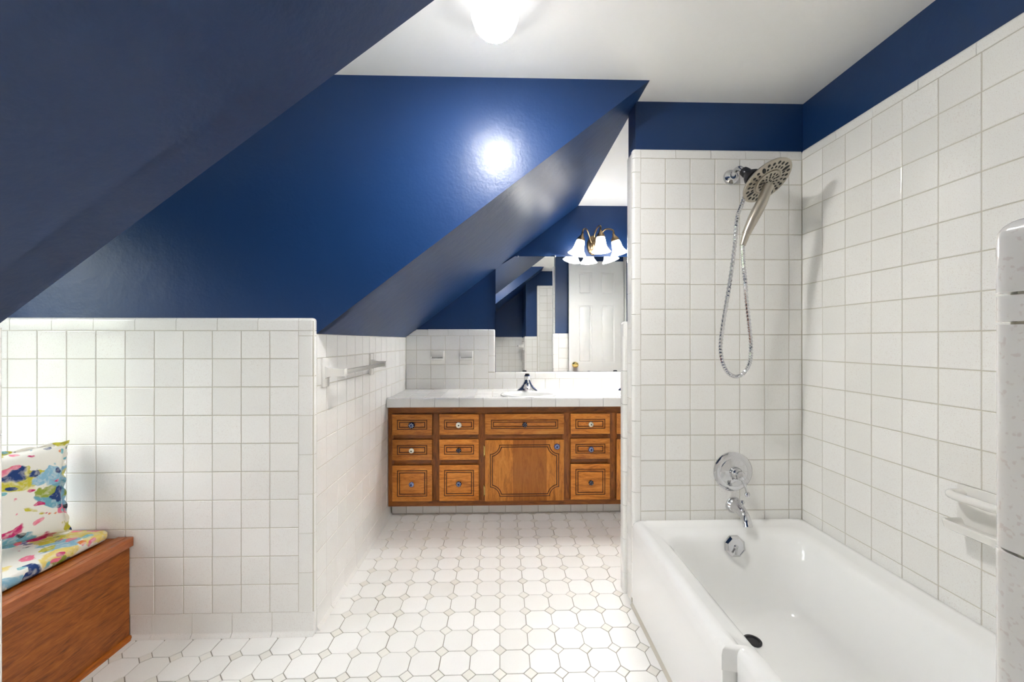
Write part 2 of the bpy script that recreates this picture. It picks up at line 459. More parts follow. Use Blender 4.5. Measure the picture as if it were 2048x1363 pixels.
# ------------------------------------------------------------------ large structure
floor = B().box(-2.2, 2.4, -.6, 3.2, -.08, -.0022).done('floor', 'floor_grout', flat=True)
structure(floor, 'white octagon and dot tile floor with grey joints', 'floor')
ceil = B().box(-2.3, 2.4, -.6, 3.3, ZC, ZC + .08).done('ceiling', 'ceiling', flat=True)
structure(ceil, 'flat white ceiling above the tub and the dormer', 'ceiling')
def slope_slab(y0, y1):
    xa = XL - .09; return B().prism([(xa, slope(xa)), (XS + .03, slope(XS + .03)), (XS + .03, slope(XS + .03) + .1), (xa, slope(xa) + .1)], 'y', y0, y1)
structure(slope_slab(1.606, 3.12).done('ceiling_slope_vanity', 'navy', flat=True), 'navy sloped ceiling rising over the way to the vanity', 'sloped ceiling')
structure(slope_slab(-.6, .607).done('ceiling_slope_near', 'navy', flat=True), 'dark navy sloped ceiling at the upper left, nearest the camera', 'sloped ceiling')
def cheek(y0, y1, name, label):
    xa = XL - .018
    o = B().prism([(XW - .1, 0), (xa, 0), (xa, slope(xa)), (XS, ZC), (XW - .1, ZC)], 'y', y0, y1).done(name, 'navy', flat=True)
    return structure(o, label, 'wall')
w_far = cheek(Y1 + .02, Y1 + .075, 'wall_dormer_far', 'glossy navy wall over white tile wainscot beside the window bench')
w_near = cheek(YD - .075, YD - .011, 'wall_dormer_near', 'navy dormer wall with tile, facing the vanity at the near left')
w_left = B().box(XL - .09, XL - .02, Y1 + .02, Y4 + .1, 0, slope(XL - .02)).done('wall_left', 'navy', flat=True)
structure(w_left, 'white tiled left wall with the towel bar beside the vanity', 'wall')
w_nook = B().box(XL - .09, XL - .02, YB - .1, YD - .02, 0, slope(XL - .02)).done('wall_left_near', 'navy', flat=True)
structure(w_nook, 'white tiled wall end at the left edge of the view', 'wall')
w_back = B().box(XL - .1, 1.45, Y4 + .02, Y4 + .12, 0, ZC).done('wall_back', 'navy', flat=True)
structure(w_back, 'navy wall behind the vanity with a tiled splashback', 'wall')
w_sh = B().box(.59, 1.45, Y2 + .02, 1.845, 0, ZC).done('wall_shower', 'navy', flat=True)
structure(w_sh, 'white tiled shower wall with a navy band on top', 'wall')
wr = B().box(XR + .02, XR + .1, YB - .1, 1.93, 0, ZC).box(XR + .02, XR + .1, 2.53, 3.2, 0, ZC).box(XR + .02, XR + .1, 1.93, 2.53, 2.02, ZC)
w_right = structure(wr.done('wall_right', 'navy', flat=True), 'white tiled wall along the tub with a navy band on top', 'wall')
w_foot = B().box(XN + .02, 1.4, YB - .1, YF - .02, 0, ZC).done('wall_tub_foot', 'navy', flat=True)
structure(w_foot, 'speckled white tiled wall end at the right edge of the view', 'wall')
w_rear = B().box(-.9, XN + .1, YB - .1, YB - .02, 0, ZC).done('wall_rear', 'navy', flat=True)
structure(w_rear, 'navy wall with tile wainscot behind the camera', 'wall')
WY0, WY1, WZ0, WZ1 = .72, 1.40, .64, 1.76
ww = B().box(XW - .12, XW, .5, WY0, 0, ZC).box(XW - .12, XW, WY1, 1.7, 0, ZC).box(XW - .12, XW, WY0, WY1, 0, WZ0).box(XW - .12, XW, WY0, WY1, WZ1, ZC)
w_win = structure(ww.done('wall_window', 'navy', flat=True), 'navy end wall of the dormer around the window', 'wall')
hl = B().box(2.3, 2.36, 1.3, 3.2, 0, ZC).box(XR + .1, 2.36, 1.3, 1.36, 0, ZC).box(XR + .1, 2.36, 3.14, 3.2, 0, ZC)
structure(hl.done('wall_hall', 'hall', flat=True), 'plain hallway walls beyond the vanity doorway', 'wall')

# ------------------------------------------------------------------ floor tiles
q = .1067; fx, fy = -.0047, 1.3813; cut = .232 * q; hg = .0013
octo = [(q / 2, -q / 2 + cut), (q / 2, q / 2 - cut), (q / 2 - cut, q / 2), (-q / 2 + cut, q / 2), (-q / 2, q / 2 - cut), (-q / 2, -q / 2 + cut), (-q / 2 + cut, -q / 2), (q / 2 - cut, -q / 2)]
octo = [tuple(v) for v in inset_poly(octo, hg)]
dot = [tuple(v) for v in inset_poly([(cut, 0), (0, cut), (-cut, 0), (0, -cut)], hg)]
me_o = poly_mesh(octo, .006, .0013); me_d = poly_mesh(dot, .006, .0013)
regions = [(XL, XN, YB, YF + .02), (XL, .575, YF, 2.68), (-1.44, XL, YD, Y1), (.575, XR + .1, 1.87, 2.68)]
def overl(x, y, r):
    return any(x + r > a and x - r < b and y + r > c and y - r < d for a, b, c, d in regions)
rest = []
for ix in range(-16, 16):
    for iy in range(-20, 14):
        for kind in (0, 1):
            x = fx + (ix + (.5 if kind == 0 else 0)) * q; y = fy + (iy + (.5 if kind == 0 else 0)) * q
            if not overl(x, y, .045 if kind == 0 else .02): continue
            L = Matrix.Translation((x + random.gauss(0, .0003), y + random.gauss(0, .0003), random.gauss(0, .00018))) @ Matrix.Rotation(random.gauss(0, .0012), 4, 'X') @ Matrix.Rotation(random.gauss(0, .0012), 4, 'Y')
            seen = y > 1.27 and (x < .62) and (x > XL - .06 or y < Y1 + .06)
            if seen: mesh_obj('octagon_tile' if kind == 0 else 'dot_tile', me_o if kind == 0 else me_d, 'floor_tile' if kind == 0 else 'dot_tile', floor, L)
            else: rest.append((kind, L))
bm = bmesh.new()
for kind, L in rest:
    n0 = len(bm.verts); bm.from_mesh(me_o if kind == 0 else me_d)
    bm.verts.ensure_lookup_table(); vs = bm.verts[n0:]
    bmesh.ops.transform(bm, matrix=L, verts=vs)
    for f in {f for v in vs for f in v.link_faces}: f.material_index = kind
mr = bpy.data.meshes.new('floor_tiles'); bm.to_mesh(mr); bm.free()
tag(mesh_obj('floor_tiles', mr, ['floor_tile', 'dot_tile'], floor), kind='stuff')

# ------------------------------------------------------------------ wall tiles
# far dormer cheek (faces the camera)
T = Tiled(w_far, (0, Y1, 0), (1, 0, 0), (0, -1, 0))
xe = -.788
T.bed(XW, XL - .004, 0, CAP - .012)
cols = [x for x in [-1.7749 + k * PT for k in range(-4, 10)] if x > XW + .02]; cols[-1] = xe; cols = [XW] + cols
hid = lambda a0, a1, z0, z1: a1 < -1.44 and z1 < .36
T.grid(cols, ROWS, hid)
T.caps(sorted([xe - .1555 * k for k in range(9)]), ZR, CAP)
T.trim(xe, XL, ZR, CAP, 'tr'); T.trim(xe, XL, EDGE_Z[-1], ZR, 'r')
for z0, z1 in zip(EDGE_Z, EDGE_Z[1:]): T.trim(xe, XL, z0, z1, 'r', 'edge_tile')
T.base([-1.427, -1.346, -1.194, -1.042, -.8896, XL], ROWS[0])
# left wall
T = Tiled(w_left, (XL, 0, 0), (0, 1, 0), (1, 0, 0))
ztop = slope(XL) - .002
T.bed(Y1 + .018, Y4 + .02, 0, ztop)
LY = [Y1 + .021] + [1.694 + PT * k for k in range(13)]; LY = [y for y in LY if y < Y4 - .01] + [Y4]
zs = [.089] + ROWS[1:-1] + [ztop]
T.grid(LY, zs, lambda a0, a1, z0, z1: a0 > 2.70 and z1 < .75)
T.base([Y1 + .021, 1.738, 1.888, 2.040, 2.191, 2.342, 2.493, 2.6755], ROWS[0])
# back wall splashback
T = Tiled(w_back, (0, Y4, 0), (1, 0, 0), (0, -1, 0))
T.bed(XL, -.05, .74, CAP - .012); T.bed(-.05, XR + .02, .74, .897)
BX = [XL] + [-.6471 + PT * k for k in range(6)]; BX = BX[:-1] + [-.0985]
zb = [.775, .8545, .964, 1.0735, ZR]
dish_cells = [(-.5376, -.4281), (-.3186, -.2091)]
def in_dish(a0, a1, z0, z1): return abs(z0 - .964) < .01 and any(abs((a0 + a1) / 2 - (p + r_) / 2) < .03 for p, r_ in dish_cells)
T.grid(BX, zb, in_dish)
T.grid([-.0985 + PT * k for k in range(14)][:-1] + [XR + .02], [.775, .8545])
T.trim(-.0985, -.0440, ZR, CAP, 'tr')
for z0, z1 in zip([.9075, 1.0296, ZR - .0], [1.0296, ZR - .0]): T.trim(-.0985, -.0440, z0, z1, 'r', 'edge_tile')
T.trim(-.0985, -.0440, .8545, .9075, 'tr' if False else 't')
for a0, a1 in zip(steps(-.044, XR + .02, .1535), steps(-.044, XR + .02, .1535)[1:]): T.trim(a0, a1, .8545, .9075, 't')
xc = (CAP - 1.225) / .77 - .66; xz = (ZR - 1.225) / .77 - .66
T.poly([(xz, ZR), (-.5597, ZR), (-.5597, CAP - .002), (xc, CAP - .002)])
T.caps([-.5597, -.4062, -.2527, -.0985], ZR, CAP)
# shower wall
T = Tiled(w_sh, (0, Y2, 0), (1, 0, 0), (0, -1, 0))
T.bed(.585, XR + .02, .1, 1.968)
SX = [.6058 + PT * k for k in range(7)] + [XR]
SZ = [.357] + [1.9378 - PT * k for k in range(14, -1, -1)]
T.grid(SX, SZ)
T.caps([.6058, .7605, .915, 1.0695, 1.224, XR], 1.9378, 1.981)
T.trim(.570, .6058, 1.9378, 1.981, 'tl'); T.trim(.570, .6058, 1.8774, 1.9378, 'l')
for k in range(12):
    z1 = 1.8774 - .1545 * k; T.trim(.570, .6058, max(z1 - .1545, 0), z1, 'l', 'edge_tile')
T = Tiled(w_sh, (.570, 0, 0), (0, -1, 0), (-1, 0, 0))      # narrow end of the shower wall
T.bed(-1.80, -(Y2 + .016), 0, 1.962)
for k in range(13):
    z1 = 1.972 - .1545 * k; T.trim(-1.812, -(Y2 + .0205), max(z1 - .1545, 0), z1, 'l' if k else 'tl', 'edge_tile')
T = Tiled(w_sh, (0, 1.868, 0), (-1, 0, 0), (0, 1, 0))      # back of the shower wall, facing the vanity
T.bed(-(XR + .02), -.572, 0, CAP - .012)
T.grid(steps(-(XR + .02), -.620, PT, -.62), ROWS); T.caps(steps(-(XR + .02), -.62, .153, -.62), ZR, CAP)
T.trim(-.62, -.556, ZR, CAP, 'tr')
for z0, z1 in zip([.0] + EDGE_Z, EDGE_Z[:-1] + [ZR]): T.trim(-.62, -.556, z0, z1, 'r', 'edge_tile')
T.base(steps(-(XR + .02), -.62, .153, -.62), ROWS[0])
T = Tiled(w_sh, (.556, 0, 0), (0, -1, 0), (-1, 0, 0))
for z0, z1 in zip([.0] + EDGE_Z + [ZR], EDGE_Z[:-1] + [ZR, CAP - .004]):
    if z1 > z0 + .01: T.trim(-1.853, -1.812, z0, z1, 't' if z1 > 1.2 else 'r', 'edge_tile', .03)
# right wall along the tub
T = Tiled(w_right, (XR, 0, 0), (0, -1, 0), (-1, 0, 0))
T.bed(-(Y2 + .02), -YF, .1, 1.968)
RY = [-Y2] + [-1.7263 + PT * k for k in range(1, 14)] + [-YF]
soap = (-1.0693 - .055, -1.0693 + .055)
T.grid(RY, SZ)
T.caps([-Y2, -1.5494, -1.393, -1.237, -1.0808, -.9246, -.7684, -.6122, -.456, -YF], 1.9378, 1.981)
# wall at the foot of the tub: end facing left, and face over the tub
T = Tiled(w_foot, (XN, 0, 0), (0, -1, 0), (-1, 0, 0), 'tile_near')
T.bed(-YF + .018, -YB + .0, 0, CAP - .015)
dz = -.008
T.trim(-YF, -YF + .058, ZR + dz, CAP - .006, 'tl'); T.trim(-YF, -YF + .058, EDGE_Z[-1] + dz, ZR + dz, 'l')
for z0, z1 in zip([0] + [z + dz for z in EDGE_Z], [z + dz for z in EDGE_Z]): T.trim(-YF, -YF + .058, z0, z1, 'l', 'edge_tile')
T.caps(steps(-YF + .058, -YB, .153), ZR + dz, CAP - .006); T.grid(steps(-YF + .058, -YB, PT), [0] + [z + dz for z in ROWS])
T = Tiled(w_foot, (0, YF, 0), (-1, 0, 0), (0, 1, 0))
T.bed(-(XR + .02), -.53, .1, 1.968); T.bed(-.53, -(XN + .018), 0, CAP - .015)
T.grid(steps(-XR, -.57, PT, -.57), SZ); T.caps(steps(-XR, -.57, .1545, -.57), 1.9378, 1.981)
for z0, z1 in zip(steps(0, 1.981, .1545)[:-1], steps(0, 1.981, .1545)[1:]): T.trim(-.57, -.53, z0, z1, 'tr' if z1 > 1.97 else 'r', 'edge_tile')
T.grid([-.53, -.4605, -XN - .021], [0] + ROWS); T.caps([-.53, -XN - .021], ZR, CAP - .006)
# near end of the left wall and near dormer cheek
T = Tiled(w_nook, (XL, 0, 0), (0, 1, 0), (1, 0, 0), 'tile_near')
T.bed(YB, YD - .018, 0, ztop)
for z0, z1 in zip([0] + EDGE_Z, EDGE_Z): T.trim(YD - .058, YD, z0, z1, 'r', 'edge_tile')
T.grid(steps(YB, YD - .058, PT, YD - .058), [0, .089] + ROWS[1:-1] + [ztop])
T = Tiled(w_near, (0, YD, 0), (-1, 0, 0), (0, 1, 0))
T.bed(-XL + .016, 1.44, 0, CAP - .012); T.bed(1.44, -XW, .3, CAP - .012)
T.grid(steps(-XL + .021, -XW, PT), ROWS, lambda a0, a1, z0, z1: a0 > 1.44 and z1 < .36)
T.caps(steps(-XL + .021, -XW, .1555), ZR, CAP); T.base(steps(-XL + .021, 1.427, .152), ROWS[0])
# wall behind the camera
T = Tiled(w_rear, (0, YB, 0), (-1, 0, 0), (0, 1, 0))
T.bed(-XN, -XL, 0, CAP - .012)
T.grid(steps(-XN, -XL, PT), [0] + ROWS, lambda a0, a1, z0, z1: z1 > 1.12 and a1 > .66); T.caps(steps(-XN, .58, .153), ZR, CAP)

# ------------------------------------------------------------------ dormer window
win = empty('window_1', (XW - .02, (WY0 + WY1) / 2, WZ0)); structure(win, 'white dormer window above the bench', 'window')
WM = Matrix.Translation(-Vector(win.location))
def wpart(b, name, mat='white_paint'): return b.done(name, mat, win, WM)
for nm, (y0, y1, z0, z1) in {'casing_left': (WY0 - .07, WY0, WZ0 - .02, WZ1 + .07), 'casing_right': (WY1, WY1 + .07, WZ0 - .02, WZ1 + .07), 'casing_head': (WY0, WY1, WZ1, WZ1 + .07)}.items():
    wpart(B().box(XW, XW + .018, y0, y1, z0, z1, .003), 'window_casing')
wpart(B().box(XW - .06, XW + .04, WY0 - .09, WY1 + .09, WZ0 - .03, WZ0, .004), 'window_sill')
for z0, z1, x in ((WZ0, 1.20, XW - .05), (1.20, WZ1, XW - .08)):
    for y0, y1, a, b in ((WY0, WY0 + .045, z0, z1), (WY1 - .045, WY1, z0, z1), (WY0 + .045, WY1 - .045, z0, z0 + .04), (WY0 + .045, WY1 - .045, z1 - .04, z1)):
        wpart(B().box(x - .03, x, y0, y1, a, b, .002), 'sash_rail')
    ym = (WY0 + WY1) / 2; zm = (z0 + z1) / 2
    wpart(B().box(x - .02, x - .005, ym - .01, ym + .01, z0 + .04, z1 - .04), 'muntin'); wpart(B().box(x - .021, x - .006, WY0 + .045, WY1 - .045, zm - .01, zm + .01), 'muntin')
    for y0, y1 in ((WY0 + .045, ym), (ym, WY1 - .045)):
        for a, b in ((z0 + .04, zm), (zm, z1 - .04)): wpart(B().box(x - .015, x - .011, y0, y1, a, b), 'pane', 'pane')

# ------------------------------------------------------------------ vanity doorway and door
tr = B().box(XR - .0, XR + .021, 1.882, 1.93, 0, 2.08).box(XR, XR + .021, 2.53, 2.555, 0, 2.08).box(XR, XR + .021, 1.93, 2.53, 2.02, 2.08)
structure(tr.done('trim_1', 'white_paint', flat=True), 'white casing around the doorway at the right end of the vanity room', 'door casing')
dx0, dx1, dy0, dy1, dzt = .722, 1.312, 1.897, 1.932, 2.0
door = empty('door_1', (dx1, 1.915, .008)); structure(door, 'white six panel door standing open, seen in the mirror', 'door')
DM = Matrix.Translation(-Vector(door.location))
def dpart(b, name, mat='white_paint', p=None, M=None): return b.done(name, mat, p or door, DM if M is None else M)
pxs = [(dx0 + .1, (dx0 + dx1) / 2 - .05), ((dx0 + dx1) / 2 + .05, dx1 - .1)]
pzs = [(.2, .78), (.92, 1.53), (1.65, 1.88)]
dpart(B().box(dx0, dx1, dy0 + .010, dy1 - .010, .008, dzt), 'door_core')
for x0, x1 in ((dx0, pxs[0][0]), (pxs[0][1], pxs[1][0]), (pxs[1][1], dx1)): dpart(B().box(x0, x1, dy0, dy1, .008, dzt), 'stile')
for z0, z1 in ((.008, .2), (.78, .92), (1.53, 1.65), (1.88, dzt)):
    for x0, x1 in pxs: dpart(B().box(x0, x1, dy0 + .0003, dy1 - .0003, z0, z1), 'rail')
for x0, x1 in pxs:
    for z0, z1 in pzs: dpart(B().box(x0 + .014, x1 - .014, dy0 + .002, dy1 - .002, z0 + .014, z1 - .014, .0085), 'panel')
kn = B().lathe([(0, 0), (.03, 0), (.03, .004), (.012, .008), (.011, .03), (.02, .036), (.028, .046), (.029, .055), (.022, .066), (0, .069)], z_to((0, 1, 0), (.785, dy1, .9)))
dpart(kn, 'door_knob', 'brass')['label'] = 'round polished brass knob'

# ------------------------------------------------------------------ bathtub
def rrect(x0, x1, y0, y1, r, z, k=8, m=40):
    P = []
    for cx, cy, a0 in ((x1 - r, y0 + r, -90), (x1 - r, y1 - r, 0), (x0 + r, y1 - r, 90), (x0 + r, y0 + r, 180)):
        for i in range(k + 1): a = R(a0 + 90 * i / k); P.append((cx + r * math.cos(a), cy + r * math.sin(a)))
    out = []
    N = len(P)
    for i in range(N):
        out.append(P[i])
        j = (i + 1) % N
        if (i + 1) % (k + 1) == 0:
            for t in range(1, m): out.append((P[i][0] + (P[j][0] - P[i][0]) * t / m, P[i][1] + (P[j][1] - P[i][1]) * t / m))
    return [(x, y, z) for x, y in out]
tub = empty('bathtub', (.94, 1.0, 0)); tag(tub, 'white enamelled alcove bathtub below the shower', 'bathtub')
TM = Matrix.Translation(-Vector(tub.location))
tx0, tx1, ty0, ty1 = .566, XR - .001, YF + .001, Y2 - .001
zt = .366
loops = [rrect(tx0, tx1, ty0, ty1, .012, .30), rrect(tx0, tx1, ty0, ty1, .012, .340), rrect(tx0 + .003, tx1, ty0, ty1, .014, .353), rrect(tx0 + .012, tx1 - .001, ty0 + .001, ty1 - .001, .018, .3635),
         rrect(tx0 + .026, tx1 - .004, ty0 + .003, ty1 - .003, .024, zt), rrect(tx0 + .040, tx1 - .02, ty0 + .01, ty1 - .012, .03, zt - .0015), rrect(tx0 + .046, tx1 - .03, ty0 + .02, ty1 - .02, .034, zt - .004), rrect(tx0 + .070, tx1 - .07, ty0 + .05, ty1 - .06, .06, zt - .005),
         rrect(.648, 1.222, .36, 1.622, .085, zt - .010), rrect(.656, 1.214, .372, 1.612, .09, zt - .018), rrect(.664, 1.206, .385, 1.602, .095, zt - .035),
         rrect(.676, 1.196, .42, 1.592, .10, .27), rrect(.696, 1.178, .49, 1.578, .11, .17), rrect(.718, 1.158, .56, 1.562, .12, .105), rrect(.745, 1.132, .62, 1.54, .125, .073), rrect(.79, 1.09, .68, 1.50, .12, .058), rrect(.86, 1.02, .8, 1.40, .07, .054)]
STEP = .036
def stepped(lp):
    out = []
    for x, y, z in lp:
        if x < .75:
            if 1.012 < y < 1.05: y = 1.016
            elif .975 < y <= 1.012: y = 1.008
            if y < 1.012: x += STEP
        out.append((x, y, z))
    return out
loops[:7] = [stepped(l) for l in loops[:7]]
B().loft(loops).done('tub_shell', 'enamel', tub, TM, ang=60)
ap = B()
ap.prism([(.5695, 0), (.5695, .338), (.64, .338), (.64, 0)], 'y', 1.018, Y2 - .002)
ap.prism([(.6055, 0), (.6055, .338), (.66, .338), (.66, 0)], 'y', YF + .002, 1.014)
ap.done('apron', 'enamel', tub, TM, ang=30)
B().prism([(.560, 0), (.5695, .012), (.575, 0)], 'y', YF + .06, Y2 + .0).done('caulk_joint', 'grout', tub, TM)
ov = B(); OM = z_to((-.02, -1, .12), (.940, 1.5905, .319))
oc = [(.0425 * math.cos(R(22.5 + 45 * i)), .0425 * math.sin(R(22.5 + 45 * i))) for i in range(8)]
OMr = OM
def ring8(s, z): return [OMr @ Vector((x * s, y * s, z)) for x, y in oc]
ov.loft([ring8(1, -.006), ring8(1, .003), ring8(.80, .010), ring8(.77, .009)])
ovo = ov.done('overflow_plate', 'chrome', tub, TM, ang=15); ovo['label'] = 'octagonal chrome overflow plate'
B().lathe([(.008, .008), (.008, .011), (.005, .014), (0, .0145)], OM, 16).done('overflow_screw', 'chrome', ovo)
B().tube([OM @ Vector((.0, .0, .012)), OM @ Vector((-.004, -.012, .018)), OM @ Vector((-.01, -.025, .022))], [.004, .0035, .004], 8).done('trip_lever', 'chrome', ovo)
dr = B().lathe([(.030, .0), (.030, .004), (.024, .005), (.022, .001), (0, .001)], Matrix.Translation((.912, 1.432, .0555)), 24)
dr.done('drain', 'dark_metal', tub, TM)['label'] = 'dark drain in the tub floor'

# ------------------------------------------------------------------ shower fittings
vt = empty('shower_valve', (1.011, Y2, .575)); tag(vt, 'round chrome shower valve plate with lever handle above the spout', 'shower valve')
VM = Matrix.Translation(-Vector(vt.location)) @ z_to((0, -1, 0), (1.011, Y2, .575))
B().lathe([(.085, 0), (.085, .005), (.078, .011), (.070, .0125), (.060, .012), (.058, .014), (.036, .018), (.032, .020), (0, .021)], n=48).done('escutcheon', 'chrome', vt, VM)
B().lathe([(.026, .019), (.026, .030), (.022, .042), (.017, .048), (.016, .056), (.019, .064), (.016, .074), (.008, .079), (0, .080)], n=28).done('handle_hub', 'chrome', vt, VM)
lev = B().tube([(1.012, Y2 - .066, .572), (1.018, Y2 - .073, .548), (1.024, Y2 - .076, .526), (1.028, Y2 - .077, .508)], [.008, .0075, .0055, .005], 10)
lev.lathe([(0, -.011), (.008, -.008), (.011, 0), (.008, .008), (0, .011)], Matrix.Translation((1.029, Y2 - .077, .503)), 14)
lev.done('lever', 'chrome', vt, Matrix.Translation(-Vector(vt.location)))
sp = empty('tub_spout', (1.016, Y2, .425)); tag(sp, 'curved chrome tub spout with diverter knob over the tub rim', 'tub spout')
SM = Matrix.Translation(-Vector(sp.location))
B().lathe([(.036, 0), (.036, .004), (.031, .012), (.026, .02)], z_to((0, -1, -.05), (1.016, Y2, .428)), 28).done('flange', 'chrome', sp, SM)
B().tube(catmull([(1.016, Y2 - .008, .428), (1.013, Y2 - .045, .430), (1.008, Y2 - .085, .423), (1.003, Y2 - .112, .410), (1.001, Y2 - .126, .388)], 5), [.027 - .0095 * min(1, i / 14) for i in range(21)], 18).done('spout', 'chrome', sp, SM, ang=60)
B().tube([(1.011, Y2 - .07, .44), (1.011, Y2 - .072, .462)], .003, 8).lathe([(0, -.009), (.006, -.007), (.009, 0), (.006, .007), (0, .009)], Matrix.Translation((1.011, Y2 - .072, .468)), 14).done('diverter_knob', 'chrome', sp, SM)

sh = empty('hand_shower', (1.002, Y2, 1.857)); tag(sh, 'brushed nickel shower head with hand wand and looping metal hose', 'shower head')
HM = Matrix.Translation(-Vector(sh.location))
B().lathe([(.033, 0), (.033, .003), (.030, .009), (.016, .016), (.013, .02)], z_to((0, -1, 0), (1.002, Y2, 1.857)), 32).done('flange', 'chrome', sh, HM)
hn = Vector((.27, -.56, -.79)).normalized(); hc = Vector((1.045, 1.55, 1.772))
back = hc - hn * .05
cs_ = Vector((1.000, 1.632, 1.846)); cd_ = (Vector((1.018, 1.583, 1.793)) - cs_).normalized()
B().tube(catmull([(1.002, Y2 - .005, 1.857), (1.002, Y2 - .036, 1.871), (1.000, Y2 - .070, 1.867), cs_ + cd_ * .01], 6), .0105, 14).done('shower_arm', 'chrome', sh, HM, ang=60)
B().lathe([(.014, 0), (.018, .003), (.020, .022), (.017, .028), (.026, .042), (.033, .056), (.033, .068)], z_to(cd_, cs_), 28).done('swivel_collar', 'dark_metal', sh, HM)
hd = B().lathe([(.0, -.022), (.04, -.022), (.075, -.014), (.094, -.006), (.097, 0), (.094, .003), (.088, .0035), (.052, .0035), (.050, .0015), (.0, .0015)], z_to(hn, hc), 56)
head = hd.done('spray_disc', 'nickel', sh, HM)
FR = z_to(hn, hc)
B().lathe([(.046, .0), (.047, .006), (.044, .0085), (.0, .009)], FR, 40).done('wand_face', 'nickel', sh, HM)
nz = B()
def noz(r, a, L, wd, zz):
    c = math.cos(a); s_ = math.sin(a); F2 = FR @ Matrix.Translation((r * c, r * s_, zz)) @ Matrix.Rotation(a, 4, 'Z') @ Matrix.Diagonal((L * 1.3, wd * 1.3, 1, 1))
    nz.lathe([(1, 0), (1, .0006), (.8, .0012), (0, .0012)], F2, 8)
for i in range(24):
    a = 2 * math.pi * i / 24
    if i % 6 == 0: noz(.071, a, .012, .0055, .0035)
    else: noz(.080 if i % 2 else .077, a, .0055, .0045, .0035); noz(.062, a + .06, .0045, .0032, .0035)
for i in range(14): noz(.035, 2 * math.pi * i / 14, .0062 if i % 3 == 0 else .004, .0026, .009)
for i in range(10): noz(.022, 2 * math.pi * (i + .3) / 10, .0042, .0022, .009)
for i in range(5): noz(.009, 2 * math.pi * i / 5, .0035, .0022, .009)
tag(nz.done('spray_nozzles', 'black', sh, HM), kind='stuff')
# wand handle: leaves the disc towards lower left
hs = hc + hn * .0 + Vector((-.012, -.01, -.045)); he = Vector((.958, 1.545, 1.562))
hp = catmull([hc + Vector((-.005, -.012, -.020)) + hn * .004, hc + Vector((-.030, -.016, -.085)), hc + Vector((-.062, -.012, -.150)), he], 6)
B().tube(hp, [.019, .0185, .018, .018, .0184, .019, .0196, .020, .0203, .0205, .0205, .020, .0195, .019, .018, .017, .0165, .016, .0155], 16).done('wand_handle', 'nickel', sh, HM, ang=60)
B().tube([he + Vector((.002, 0, .004)), he + Vector((-.006, .002, -.022)), he + Vector((-.012, .004, -.044))], [.0138, .013, .0105], 14).done('hose_connector', 'nickel', sh, HM, ang=60)
h0 = he + Vector((-.012, .004, -.044)); hb = back + Vector((-.032, .02, -.045))
hose = catmull([h0, (.950, 1.552, 1.470), (.962, 1.56, 1.400), (.978, 1.575, 1.310), (.998, 1.59, 1.215), (1.012, 1.60, 1.125), (1.010, 1.605, 1.055), (.985, 1.61, 1.010), (.948, 1.61, 1.000), (.912, 1.61, 1.030), (.893, 1.61, 1.105), (.898, 1.605, 1.20), (.915, 1.60, 1.320), (.932, 1.60, 1.430), (.946, 1.60, 1.540), (.955, 1.60, 1.640), (.972, 1.60, 1.690), hb], 26)
B().tube(hose, [.0083 if (i % 4) < 2 else .0068 for i in range(len(hose))], 10).done('shower_hose', 'chrome', sh, HM, ang=20)
B().tube([hb + Vector((-.008, .0, -.022)), hb, hb + Vector((.022, -.01, .03))], [.011, .0115, .0115], 12).done('hose_outlet', 'nickel', sh, HM, ang=60)

# soap dish on the right wall
sd = empty('soap_dish', (XR, 1.045, .66)); tag(sd, 'white ceramic soap dish with grab bar on the tub wall', 'soap dish')
DMs = Matrix.Translation(-Vector(sd.location))
B().box(XR - .012, XR + .002, .965, 1.120, .605, .735, .004).done('backplate', 'ceramic', sd, DMs)
def dish(y0, y1, z0, z1, x0):
    b = B(); xi = XR - .012
    l = [rrect(x0, xi + .028, y0, y1, .018, z1), rrect(x0 + .006, xi + .027, y0 + .006, y1 - .006, .014, z1 + .002), rrect(x0 + .010, xi + .026, y0 + .010, y1 - .010, .012, z1 - .004), rrect(x0 + .014, xi + .025, y0 + .014, y1 - .014, .012, z1 - .014)]
    b.loft(l); b2 = [rrect(x0, xi + .028, y0, y1, .018, z1), rrect(x0 + .004, xi + .028, y0 + .004, y1 - .004, .016, z0 + .008), rrect(x0 + .02, xi + .028, y0 + .02, y1 - .02, .012, z0)]
    b.loft(b2); return b
dish(.972, 1.113, .612, .640, XR - .075).done('tray', 'ceramic', sd, DMs)
gb = B().tube(catmull([(XR - .008, 1.105, .712), (XR - .045, 1.103, .714), (XR - .060, 1.085, .714), (XR - .060, 1.04, .714), (XR - .060, 1.0, .714), (XR - .045, .982, .714), (XR - .008, .980, .712)], 6), .0115, 14)
gb.done('grab_bar', 'ceramic', sd, DMs, ang=60)

# ------------------------------------------------------------------ ceiling globe light
lamp = empty('ceiling_light', (-.018, 1.2, ZC)); tag(lamp, 'round ribbed glass globe light on the ceiling', 'ceiling light')
B().lathe([(.0, 0), (.068, 0), (.068, -.022), (.062, -.030), (0, -.030)], n=40).done('base_plate', 'white_paint', lamp)  # plate made wide to keep the lamp's light off the nearby ceiling
pr = [(.058, -.024), (.067, -.036), (.072, -.060), (.070, -.085), (.060, -.113), (.044, -.131), (.022, -.141), (.0, -.144)]
gl = B().lathe(pr, n=72)
for v in gl.bm.verts:
    r = math.hypot(v.co.x, v.co.y)
    if r > .01:
        i = round(math.atan2(v.co.y, v.co.x) / (2 * math.pi) * 72); k = 1 + (.012 if i % 2 else -.012); v.co.x *= k; v.co.y *= k
gl.done('glass_globe', 'globe', lamp, ang=60)

